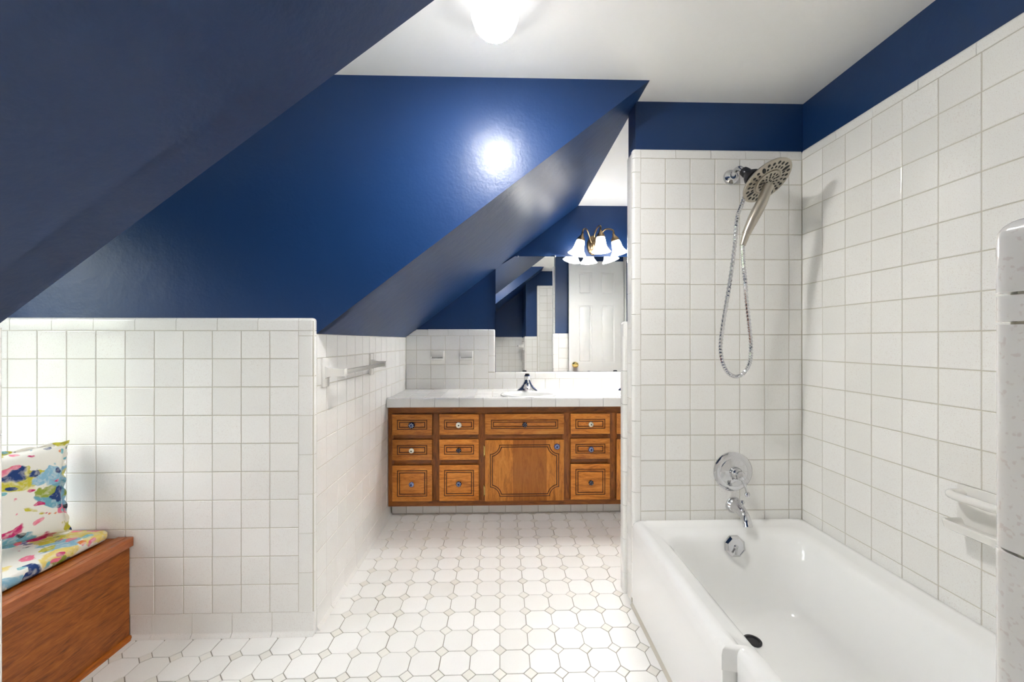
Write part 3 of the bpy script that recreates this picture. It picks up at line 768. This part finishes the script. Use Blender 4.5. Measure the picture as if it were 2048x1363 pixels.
# ------------------------------------------------------------------ vanity
van = empty('vanity_cabinet', (.3, 2.6, 0)); tag(van, 'brown wooden double vanity cabinet with blue and white knobs', 'cabinet')
VMm = Matrix.Translation(-Vector(van.location))
vx0, vx1, vz0, vz1, vy = -.7245, XR + .0185, .080, .722, 2.601
def vpart(b, name, mat, **kw): return b.done(name, mat, van, VMm, **kw)
vpart(B().box(vx0, vx1, 2.62, 3.08, vz0, vz0 + .016), 'bottom_board', 'wood_frame')
vpart(B().box(vx0, vx0 + .016, 2.62, 3.08, vz0 + .016, vz1), 'side_panel', 'wood_stile')
vpart(B().box(vx1 - .016, vx1, 2.62, 3.08, vz0 + .016, vz1), 'side_panel', 'wood_stile')
vpart(B().box(vx0 + .016, vx1 - .016, 3.07, 3.08, vz0 + .016, vz1), 'back_panel', 'wood_frame')
stx = [(vx0, -.688), (-.452, -.386), (-.153, -.092), (.396, .460), (.696, .758), (1.250, vx1)]
for x0, x1 in stx: vpart(B().box(x0, x1, vy, 2.62, vz0 + .036, .676, .0012), 'stile', 'wood_stile')
vpart(B().box(vx0, vx1, vy - .0003, 2.62, .676, vz1, .0012), 'top_rail', 'wood_frame'); vpart(B().box(vx0, vx1, vy - .0003, 2.62, vz0, vz0 + .036, .0012), 'bottom_rail', 'wood_frame')
gaps = [(stx[i][1], stx[i + 1][0]) for i in range(5)]
for i, (x0, x1) in enumerate(gaps):
    vpart(B().box(x0, x1, vy + .0003, 2.62, .503, .548, .0008), 'rail', 'wood_frame')
    if i not in (2, 4): vpart(B().box(x0, x1, vy + .0003, 2.62, .343, .386, .0008), 'rail', 'wood_frame')
    vpart(B().box(x0, x1, 2.615, 2.622, vz0 + .03, .68), 'backing', 'wood_groove_shade')  # dark sheet, paints the shade seen in the gaps between fronts
FT = .017
def outline(w_, h_, t, notch=0, k=6):
    x, z = w_ / 2 - t, h_ / 2 - t
    if not notch: return [(-x, -z), (x, -z), (x, z), (-x, z)]
    cx, cz = w_ / 2, h_ / 2; r = notch + t
    P = []
    for sx, sz in ((1, -1), (1, 1), (-1, 1), (-1, -1)):
        a0 = math.asin(min(1, t / r)); pts = []
        for i in range(k + 1):
            a = a0 + (math.pi / 2 - 2 * a0) * i / k
            pts.append((sx * (cx - r * math.cos(a)), sz * (cz - r * math.sin(a))))
        if (sx, sz) in ((1, -1), (-1, 1)): pts = pts
        else: pts = pts[::-1]
        P += pts
    return P
KN = {}
def knob(mat, r, parent, x, z):
    if (mat, r) not in KN:
        b = B().lathe([(.009, 0), (.007, .006), (.007, .012), (r * .75, .014), (r, .019), (r * .97, .024), (r * .7, .029), (r * .25, .031), (0, .031)], z_to((0, -1, 0)), 24)
        if mat != 'knob_white':
            for v in b.bm.verts:
                if v.co.y < -.013:
                    a = math.atan2(v.co.x, v.co.z); k = 1 + .07 * math.cos(8 * a); v.co.x *= k; v.co.z *= k
        me = bpy.data.meshes.new('knob'); b.bm.to_mesh(me); b.bm.free(); smooth(me, 50); KN[(mat, r)] = me
    return mesh_obj('knob', KN[(mat, r)], mat, parent, Matrix.Translation((x, -FT, z)))
def front(name, x0, x1, z0, z1, mat, ins, kmat, kr, kx=0, kz=0, notch=0, bw=.0185, klabel=None):
    w_, h_ = x1 - x0, z1 - z0
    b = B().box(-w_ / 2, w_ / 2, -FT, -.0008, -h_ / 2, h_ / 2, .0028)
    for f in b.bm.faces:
        if f.normal.y > -.3: f.material_index = 1  # edges coloured dark, a painted shadow line around each front
    # moulding: dark groove, bead, dark groove (a ring laid into the face)
    iw, ih = w_ - 2 * ins[0], h_ - 2 * ins[1]
    prof = [(0, .0002, 1), (bw * .26, .0004, 0), (bw * .38, .0036, 0), (bw * .60, .0036, 0), (bw * .72, .0004, 1), (bw, .0002, None)]
    bm = b.bm; prev = None
    for t, hgt, mi in prof:
        P = [bm.verts.new((px_, -FT - hgt, pz_)) for px_, pz_ in outline(iw, ih, t, notch)]
        if prev:
            n = len(P); fs = []
            for i in range(n):
                f = bm.faces.new((prev[0][i], prev[0][(i + 1) % n], P[(i + 1) % n], P[i])); f.material_index = prev[1]; fs.append(f)
            bmesh.ops.recalc_face_normals(bm, faces=fs)
            for f in fs:
                if f.normal.y > 0: f.normal_flip()
        prev = (P, mi if mi is not None else 0)
    o = b.done(name, [mat, 'wood_groove_shade'], van, VMm @ Matrix.Translation(((x0 + x1) / 2, vy, (z0 + z1) / 2)), ang=25)
    if kmat:
        k = knob(kmat, kr, o, kx, kz)
        if klabel: k['label'] = klabel
    return o
C1, C2, C3, C4, C5 = (-.6955, -.4415), (-.396, -.143), (-.1035, .4068), (.450, .7055), (.7485, 1.262)
r1, r2, r3, rd = (.542, .6745), (.3815, .5135), (.118, .3490), (.1135, .5075)
wl = 'wood_light'; ki = (.031, .035); kb = (.031, .032)
BL, WH, DK = 'blue flower shaped knob', 'white round knob with dark centre', 'dark pewter flower knob'
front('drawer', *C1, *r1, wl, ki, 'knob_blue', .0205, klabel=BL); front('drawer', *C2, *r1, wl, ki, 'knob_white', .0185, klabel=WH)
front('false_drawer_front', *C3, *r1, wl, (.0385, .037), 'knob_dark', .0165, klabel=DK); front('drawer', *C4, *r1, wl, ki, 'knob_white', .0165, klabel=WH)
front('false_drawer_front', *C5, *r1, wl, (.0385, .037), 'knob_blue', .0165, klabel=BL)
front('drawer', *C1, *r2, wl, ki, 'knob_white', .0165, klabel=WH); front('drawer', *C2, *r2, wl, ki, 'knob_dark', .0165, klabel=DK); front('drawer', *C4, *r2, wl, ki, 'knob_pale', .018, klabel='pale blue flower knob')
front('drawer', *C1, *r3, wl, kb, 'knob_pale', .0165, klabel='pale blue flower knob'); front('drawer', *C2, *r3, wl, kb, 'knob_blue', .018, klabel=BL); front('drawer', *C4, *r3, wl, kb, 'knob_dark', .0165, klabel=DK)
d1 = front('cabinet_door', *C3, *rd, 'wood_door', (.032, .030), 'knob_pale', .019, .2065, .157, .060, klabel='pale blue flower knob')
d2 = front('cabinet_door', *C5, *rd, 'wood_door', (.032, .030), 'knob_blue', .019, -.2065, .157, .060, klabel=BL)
for d, sx in ((d1, -1), (d2, 1)):
    wd = (C3[1] - C3[0]) / 2 if d is d1 else (C5[1] - C5[0]) / 2
    for zz in (.125, -.132):
        hb_ = B().box(sx * (wd + .004) - .0045, sx * (wd + .004) + .0045, -.006, 0, zz - .030, zz + .030, .001)
        hb_.tube([(sx * (wd + .001), -.007, zz - .022), (sx * (wd + .001), -.007, zz + .022)], .004, 8).tube([(sx * (wd + .006), -.005, zz + .028), (sx * (wd + .006), -.005, zz + .036)], .003, 6).tube([(sx * (wd + .006), -.005, zz - .036), (sx * (wd + .006), -.005, zz - .028)], .003, 6)
        hb_.done('hinge', 'brass', d)
tk = B().box(vx0, vx1, 2.681, 2.70, 0, .079).done('toe_kick', 'grout', van, VMm, flat=True)
T = Tiled(tk, (.3 - .3, 2.676, 0), (1, 0, 0), (0, -1, 0)); T.F = VMm.inverted() @ VMm @ T.F
tj = [-.722] + [-.627 + .1093 * k for k in range(19)]; tj = [x for x in tj if x < vx1 - .02] + [vx1]
for a0, a1 in zip(tj, tj[1:]): T.rect(a0, a1, .002, .081)

# counter
ZT = .777
ct = empty('vanity_countertop', (.3, 2.82, .72)); tag(ct, 'white tiled countertop with rounded edge tiles on the vanity', 'countertop')
CM = Matrix.Translation(-Vector(ct.location))
sinks = [(.183, 2.715), (.925, 2.715)]
def ell(cx, cy, rx, ry, z, n=48): return [(cx + rx * math.cos(2 * math.pi * i / n), cy + ry * math.sin(2 * math.pi * i / n), z) for i in range(n)]
def cutters():
    b = B()
    for cx, cy in sinks: b.loft([ell(cx, cy, .168, .131, .6), ell(cx, cy, .168, .131, .9)], True, True)
    me = bpy.data.meshes.new('cut'); b.bm.to_mesh(me); b.bm.free(); o = bpy.data.objects.new('cut', me); COL.objects.link(o); return o
cut_o = cutters()
def boolcut(o):
    md = o.modifiers.new('cut', 'BOOLEAN'); md.object = cut_o; md.operation = 'DIFFERENCE'; md.solver = 'EXACT'
def bake(objs):
    dg = bpy.context.evaluated_depsgraph_get()
    new = [(o, bpy.data.meshes.new_from_object(o.evaluated_get(dg))) for o in objs]
    for o, me in new: o.modifiers.clear(); o.data = me
bed = B().box(vx0, vx1, 2.575, Y4 + .001, .7225, ZT - TS).done('counter_bed', 'grout', ct, CM, flat=True)
todo = [bed]; boolcut(bed)
cx_ = [vx0] + [-.6095 + PT * k for k in range(19)]; cx_ = [x for x in cx_ if x < vx1 - .02] + [vx1]
cy_ = [2.607, 2.6845, 2.794, 2.9035, 3.013, Y4]
TC = Tiled(ct, (0, 0, ZT), (1, 0, 0), (0, 0, 1)); TC.F = CM @ TC.F
for x0, x1 in zip(cx_, cx_[1:]):
    for y0, y1 in zip(cy_, cy_[1:]):
        o = TC.poly([(x0, y0), (x1, y0), (x1, y1), (x0, y1)])
        for cx, cy in sinks:
            px_ = min(max(cx, x0), x1); py_ = min(max(cy, y0), y1)
            if ((px_ - cx) / .168) ** 2 + ((py_ - cy) / .131) ** 2 < 1.02:
                far = max(((a - cx) / .168) ** 2 + ((b_ - cy) / .131) ** 2 for a in (x0, x1) for b_ in (y0, y1))
                if far < .98: bpy.data.objects.remove(o); o = None
                else: o.data = o.data.copy(); boolcut(o); todo.append(o)
                break
# all transforms must be known before the cut is evaluated
bpy.context.view_layer.update(); bake(todo)
bpy.data.objects.remove(cut_o)
ej = [vx0] + [-.5741 + .1537 * k for k in range(13)]; ej = [x for x in ej if x < vx1 - .02] + [vx1]
def vcap(x0, x1):
    prof = [(2.606, ZT - .012), (2.606, ZT + .0005), (2.590, ZT + .003), (2.578, ZT + .006), (2.568, ZT + .0055), (2.561, ZT + .001), (2.558, ZT - .007), (2.558, .7235), (2.574, .7235), (2.574, ZT - .012)]
    b = B(); b.prism(prof, 'x', x0 + G * .35, x1 - G * .35); return b.done('edge_tile', 'tile', ct, CM, ang=40)
for a0, a1 in zip(ej, ej[1:]): vcap(a0, a1)

for i, (cx, cy) in enumerate(sinks):
    s_ = empty('sink_basin', (cx, cy, ZT)); S2 = Matrix.Translation((-cx, -cy, -ZT))
    tag(s_, ['oval white basin set in the counter under the mirror edge', 'second oval white basin, mostly hidden behind the shower wall'][i], 'sink', 'vanity basins')
    lp = [ell(cx, cy, .186, .149, ZT + .0008), ell(cx, cy, .187, .150, ZT + .006), ell(cx, cy, .182, .145, ZT + .011), ell(cx, cy, .172, .135, ZT + .012), ell(cx, cy, .162, .125, ZT + .008), ell(cx, cy, .157, .120, ZT - .004),
          ell(cx, cy, .150, .112, ZT - .04), ell(cx, cy, .132, .095, ZT - .085), ell(cx, cy, .098, .07, ZT - .12), ell(cx, cy, .05, .04, ZT - .135), ell(cx, cy, .02, .02, ZT - .138)]
    B().loft(lp).done('bowl', 'porcelain', s_, S2, ang=50)
    B().lathe([(.021, ZT - .137), (.021, ZT - .134), (.015, ZT - .1355), (0, ZT - .1355)], Matrix.Translation((cx, cy, 0)), 20).done('drain', 'chrome', s_, S2)
    f_ = empty('basin_faucet', (cx + .008, 2.925, ZT)); F2 = Matrix.Translation(-Vector(f_.location)); fxx, fyy = cx + .008, 2.925
    tag(f_, ['chrome faucet with black capped knob at the visible basin', 'chrome faucet hidden behind the shower wall at the second basin'][i], 'faucet', 'vanity faucets')
    B().loft([ell(fxx, fyy, .076, .027, ZT + .0005, 32), ell(fxx, fyy, .077, .028, ZT + .006, 32), ell(fxx, fyy, .070, .026, ZT + .014, 32), ell(fxx, fyy, .050, .027, ZT + .030, 32), ell(fxx, fyy, .034, .026, ZT + .052, 32), ell(fxx, fyy, .024, .023, ZT + .074, 32), ell(fxx, fyy, .021, .021, ZT + .082, 32)]).done('faucet_body', 'chrome', f_, F2, ang=50)
    B().tube(catmull([(fxx, fyy - .01, ZT + .040), (fxx, fyy - .05, ZT + .052), (fxx, fyy - .09, ZT + .052), (fxx, fyy - .118, ZT + .040)], 5), [.019 - .0004 * k for k in range(16)], 14).done('spout', 'chrome', f_, F2, ang=60)
    B().lathe([(.017, ZT + .080), (.022, ZT + .088), (.023, ZT + .110), (.019, ZT + .118), (0, ZT + .119)], Matrix.Translation((fxx, fyy, 0)), 10).done('handle', 'chrome', f_, F2, ang=20)
    B().lathe([(.016, ZT + .1185), (.017, ZT + .123), (.014, ZT + .129), (0, ZT + .131)], Matrix.Translation((fxx, fyy, 0)), 20).done('handle_cap', 'black', f_, F2)

# ceramic holders let into the splashback
for i, (a0, a1) in enumerate(dish_cells):
    h_ = empty('ceramic_holder', ((a0 + a1) / 2, Y4, .964)); H2 = Matrix.Translation(-Vector(h_.location))
    tag(h_, ['left white ceramic soap holder on the splashback', 'right white ceramic soap holder, nearer the mirror'][i], 'soap holder', 'holders on the splashback')
    x0, x1, z0, z1 = a0 + .002, a1 - .002, .966, 1.072
    B().box(x0, x1, Y4 - .012, Y4 + .003, z0, z1, .004).done('holder_plate', 'ceramic', h_, H2)
    B().box(x0 + .004, x1 - .004, Y4 - .026, Y4 - .010, 1.018, z1 - .004, .006).done('recess_back', 'ceramic', h_, H2)
    B().box(x0 + .003, x1 - .003, Y4 - .066, Y4 - .010, 1.000, 1.014, .005).done('shelf', 'ceramic', h_, H2)
    for xx in (x0 + .003, x1 - .011): B().box(xx, xx + .008, Y4 - .060, Y4 - .012, 1.010, 1.026, .003).done('shelf_lip', 'ceramic', h_, H2)

# ------------------------------------------------------------------ mirror
mi_ = empty('wall_mirror', (.6, Y4 + .012, .908)); tag(mi_, 'large frameless wall mirror with clipped corner above the vanity', 'mirror')
MM = Matrix.Rotation(-.0031, 4, 'X') @ Matrix.Translation((-.6, -(Y4 + .012), -.908))
mx1 = 1.31; zm0, zm1 = .9085, 1.797
pm = [(-.0428, zm0), (mx1, zm0), (mx1, zm1), (.107, zm1), (-.0428, zm1 - .092)]
B().prism(pm, 'y', Y4 + .006, Y4 + .012).done('mirror_glass', 'mirror', mi_, MM, flat=True)
for x in (.13, .415): B().box(x - .008, x + .008, Y4 + .002, Y4 + .011, zm1 - .006, zm1 + .010, .002).done('mirror_clip', 'chrome', mi_, MM)
for x in (.52, .68, 1.1): B().box(x - .008, x + .008, Y4 + .002, Y4 + .010, zm0 - .006, zm0 + .005, .002).done('mirror_clip', 'chrome', mi_, MM)

# ------------------------------------------------------------------ vanity light
vl = empty('vanity_light', (.715, Y4 + .02, 1.885)); tag(vl, 'three arm brass wall light with white bell shades above the mirror', 'wall light')
LM = Matrix.Translation(-Vector(vl.location))
pw = Vector((.715, Y4 + .019, 1.885))
B().lathe([(.056, 0), (.058, .006), (.050, .016), (.036, .020), (.030, .028), (.012, .034), (0, .036)], z_to((0, -1, 0), pw) @ Matrix.Diagonal((.85, 1.3, 1, 1)), 36).done('wall_plate', 'antique', vl, LM)
shades = [(.595, 2.975, 1.900, (-.26, .03, -1)), (.722, 2.895, 1.905, (.02, -.02, -1)), (.850, 2.975, 1.900, (.30, .03, -1))]
for x, y, z, d in shades:
    d = Vector(d).normalized(); tip = Vector((x, y, z)); mid = (pw + tip) / 2
    s0 = Vector((pw.x + (x - pw.x) * .15, pw.y - .03, pw.z + .015))
    arm = catmull([s0, s0 + Vector(((x - pw.x) * .18, -.012, .055)), Vector(((s0.x + x) / 2, (s0.y + y) / 2, 1.990)), tip - d * .062 + Vector((0, 0, .010)), tip - d * .03], 7)
    B().tube(arm, .0062, 10).done('arm', 'antique', vl, LM, ang=60)
    S3 = z_to(d, tip)
    B().lathe([(.006, -.045), (.010, -.040), (.012, -.028), (.020, -.018), (.029, -.004), (.031, .008), (.028, .010)], S3, 28).lathe([(0, -.058), (.006, -.055), (.006, -.047), (0, -.044)], S3, 12).done('shade_holder', 'antique', vl, LM)
    B().lathe([(.026, .006), (.031, .014), (.035, .035), (.038, .060), (.045, .083), (.060, .104), (.070, .116), (.067, .116)], S3, 32, ends=False).lathe([(.067, .116), (.057, .104), (.042, .083), (.034, .060), (.030, .035), (.024, .012)], S3, 32, mi=1, ends=False).done('bell_shade', ['opal', 'opal_inner'], vl, LM, ang=60)

# ------------------------------------------------------------------ towel bars
def towel_bar(name, M, y0, y1, z, label):
    """on a wall x = 0 with outward +x; y along the wall"""
    t = empty(name); t.matrix_world = M; tag(t, label, 'towel bar')
    for y in (y0, y1):
        b = B().box(-.001, .010, y - .030, y + .030, z - .060, z + .060, .004); po = b.done('post_plate', 'ceramic', t)
        b = B(); ls = []
        for x, hw, hh in ((.008, .017, .026), (.022, .0155, .019), (.040, .0145, .016), (.078, .0145, .016), (.088, .0145, .016)): ls.append([(x, y - hw, z - hh), (x, y + hw, z - hh), (x, y + hw, z + hh), (x, y - hw, z + hh)])
        b.loft(ls, True, True).done('post_arm', 'ceramic', po, ang=40)
    B().box(.066, .082, y0 + .0148, y1 - .0148, z - .009, z + .009, .0015).done('bar', 'bar_clear', t)
    return t
MAT['bar_clear'] = m_plain('grey_acrylic_bar', lin(168, 166, 160), .12)
towel_bar('towel_bar', Matrix.Translation((XL, 0, 0)), 1.672, 2.262, 1.015, 'white ceramic towel bar with square grey rod on the left wall')
towel_bar('towel_bar', Matrix.Translation((XN, 0, 0)) @ Matrix.Rotation(math.pi, 4, 'Z'), -.10, .30, 1.085, 'white ceramic towel bar on the near right wall, glimpsed in the mirror')

# ------------------------------------------------------------------ window bench
bn = empty('window_bench', (-1.75, 1.1, 0)); tag(bn, 'brown wooden window bench at the lower left', 'bench')
BM = Matrix.Translation(-Vector(bn.location)); by0, by1 = YD + .002, Y1 - .002
B().box(-1.447, -1.428, by0, by1, 0, .361).done('front_panel', 'wood_bench', bn, BM)
B().box(XW + .002, -1.438, by0, by1, .361, .386, .001).done('seat_board', 'wood_bench', bn, BM)
B().box(-1.436, -1.412, by0, by1, .358, .392, .0015).done('nosing', 'wood_nosing', bn, BM)
B().box(-1.470, -1.4365, by0, by1, .3865, .392, .001).done('inner_lip', 'wood_nosing', bn, BM)
B().prism([(-1.428, 0), (-1.414, 0), (-1.4155, .008), (-1.421, .0135), (-1.428, .015)], 'y', by0, by1).done('base_moulding', 'wood_bench', bn, BM)
# seat cushion
sc = B(); cx0, cx1, cy0, cy1 = XW + .01, -1.484, by0 + .01, by1 - .012
cl = []
for t, z in ((.010, .3925), (.003, .396), (0, .404), (0, .418), (.004, .425), (.012, .4285), (.05, .430)): cl.append([(x, y, z) for x, y, _ in rrect(cx0 + t, cx1 - t, cy0 + t, cy1 - t, .025, 0, 5, 10)])
cu = sc.loft(cl, True, True).done('seat_cushion', 'floral2', ang=60); tag(cu, 'thin floral seat cushion lying on the window bench', 'cushion')
# pillow
pil = empty('throw_pillow', (-1.603, 1.535, .437)); tag(pil, 'floral throw pillow with scalloped edge leaning on the bench', 'pillow')
pu = Vector((-.53, -.848, 0)).normalized(); pn = Vector((.848, -.53, 0)).normalized()
lean = R(6); pv = Vector((0, 0, 1)) * math.cos(lean) - pn * math.sin(lean); pnn = pu.cross(pv); pnn = pnn if pnn.dot(pn) > 0 else -pnn
PW, PH, PTk = .42, .33, .062
N = 26; b = B()
def ppt(i, j, s):
    u_ = 2 * i / N - 1; v_ = 2 * j / N - 1
    pin = 1 - .07 * (1 - abs(v_) ** 2) * abs(u_); pin2 = 1 - .07 * (1 - abs(u_) ** 2) * abs(v_)
    th = PTk * ((1 - u_ ** 4) * (1 - v_ ** 4)) ** .55 + .003 * math.sin(9 * u_ + 5 * v_) * (1 - u_ ** 2) * (1 - v_ ** 2)
    return pu * (PW / 2 * (1 + u_ * pin)) + pv * (PH / 2 * (1 + v_ * pin2)) + pnn * (s * max(th, 0))
gr = {}
for s in (1, -1):
    for i in range(N + 1):
        for j in range(N + 1):
            edge = i in (0, N) or j in (0, N)
            key = (i, j, 0 if edge else s)
            if key not in gr: gr[key] = b.bm.verts.new(ppt(i, j, 0 if edge else s))
for s in (1, -1):
    for i in range(N):
        for j in range(N):
            f = []
            for a, c in ((i, j), (i + 1, j), (i + 1, j + 1), (i, j + 1)):
                edge = a in (0, N) or c in (0, N); f.append(gr[(a, c, 0 if edge else s)])
            b.bm.faces.new(f if s == 1 else f[::-1])
bmesh.ops.recalc_face_normals(b.bm, faces=b.bm.faces[:])
b.done('pillow_body', 'floral', pil, ang=80)
# scalloped trim: a wavy flat ribbon round the edge
rb = B(); per = [(i, 0) for i in range(N)] + [(N, j) for j in range(N)] + [(i, N) for i in range(N, 0, -1)] + [(0, j) for j in range(N, 0, -1)]
cen = ppt(N / 2, N / 2, 0); inn, out1, out2 = [], [], []
sub = []
for k in range(len(per)):
    a = Vector(per[k]); c = Vector(per[(k + 1) % len(per)])
    for t in range(4): sub.append(a.lerp(c, t / 4))
for k, p in enumerate(sub):
    P0 = ppt(p.x, p.y, 0); d = (P0 - cen).normalized(); ww_ = .004 + .007 * abs(math.sin(k * math.pi / 14)); wob = pnn * (.005 * math.sin(k * math.pi / 7))
    inn.append(P0 - d * .004); out1.append(P0 + d * ww_ + wob + pnn * .0012); out2.append(P0 + d * ww_ + wob - pnn * .0012)
n_ = len(sub); vi = [rb.bm.verts.new(x) for x in inn]; v1 = [rb.bm.verts.new(x) for x in out1]; v2 = [rb.bm.verts.new(x) for x in out2]
for k in range(n_):
    j = (k + 1) % n_
    rb.bm.faces.new((vi[k], v1[k], v1[j], vi[j])); rb.bm.faces.new((v1[k], v2[k], v2[j], v1[j])); rb.bm.faces.new((v2[k], vi[k], vi[j], v2[j]))
rb.done('scalloped_trim', 'floral', pil, ang=70)
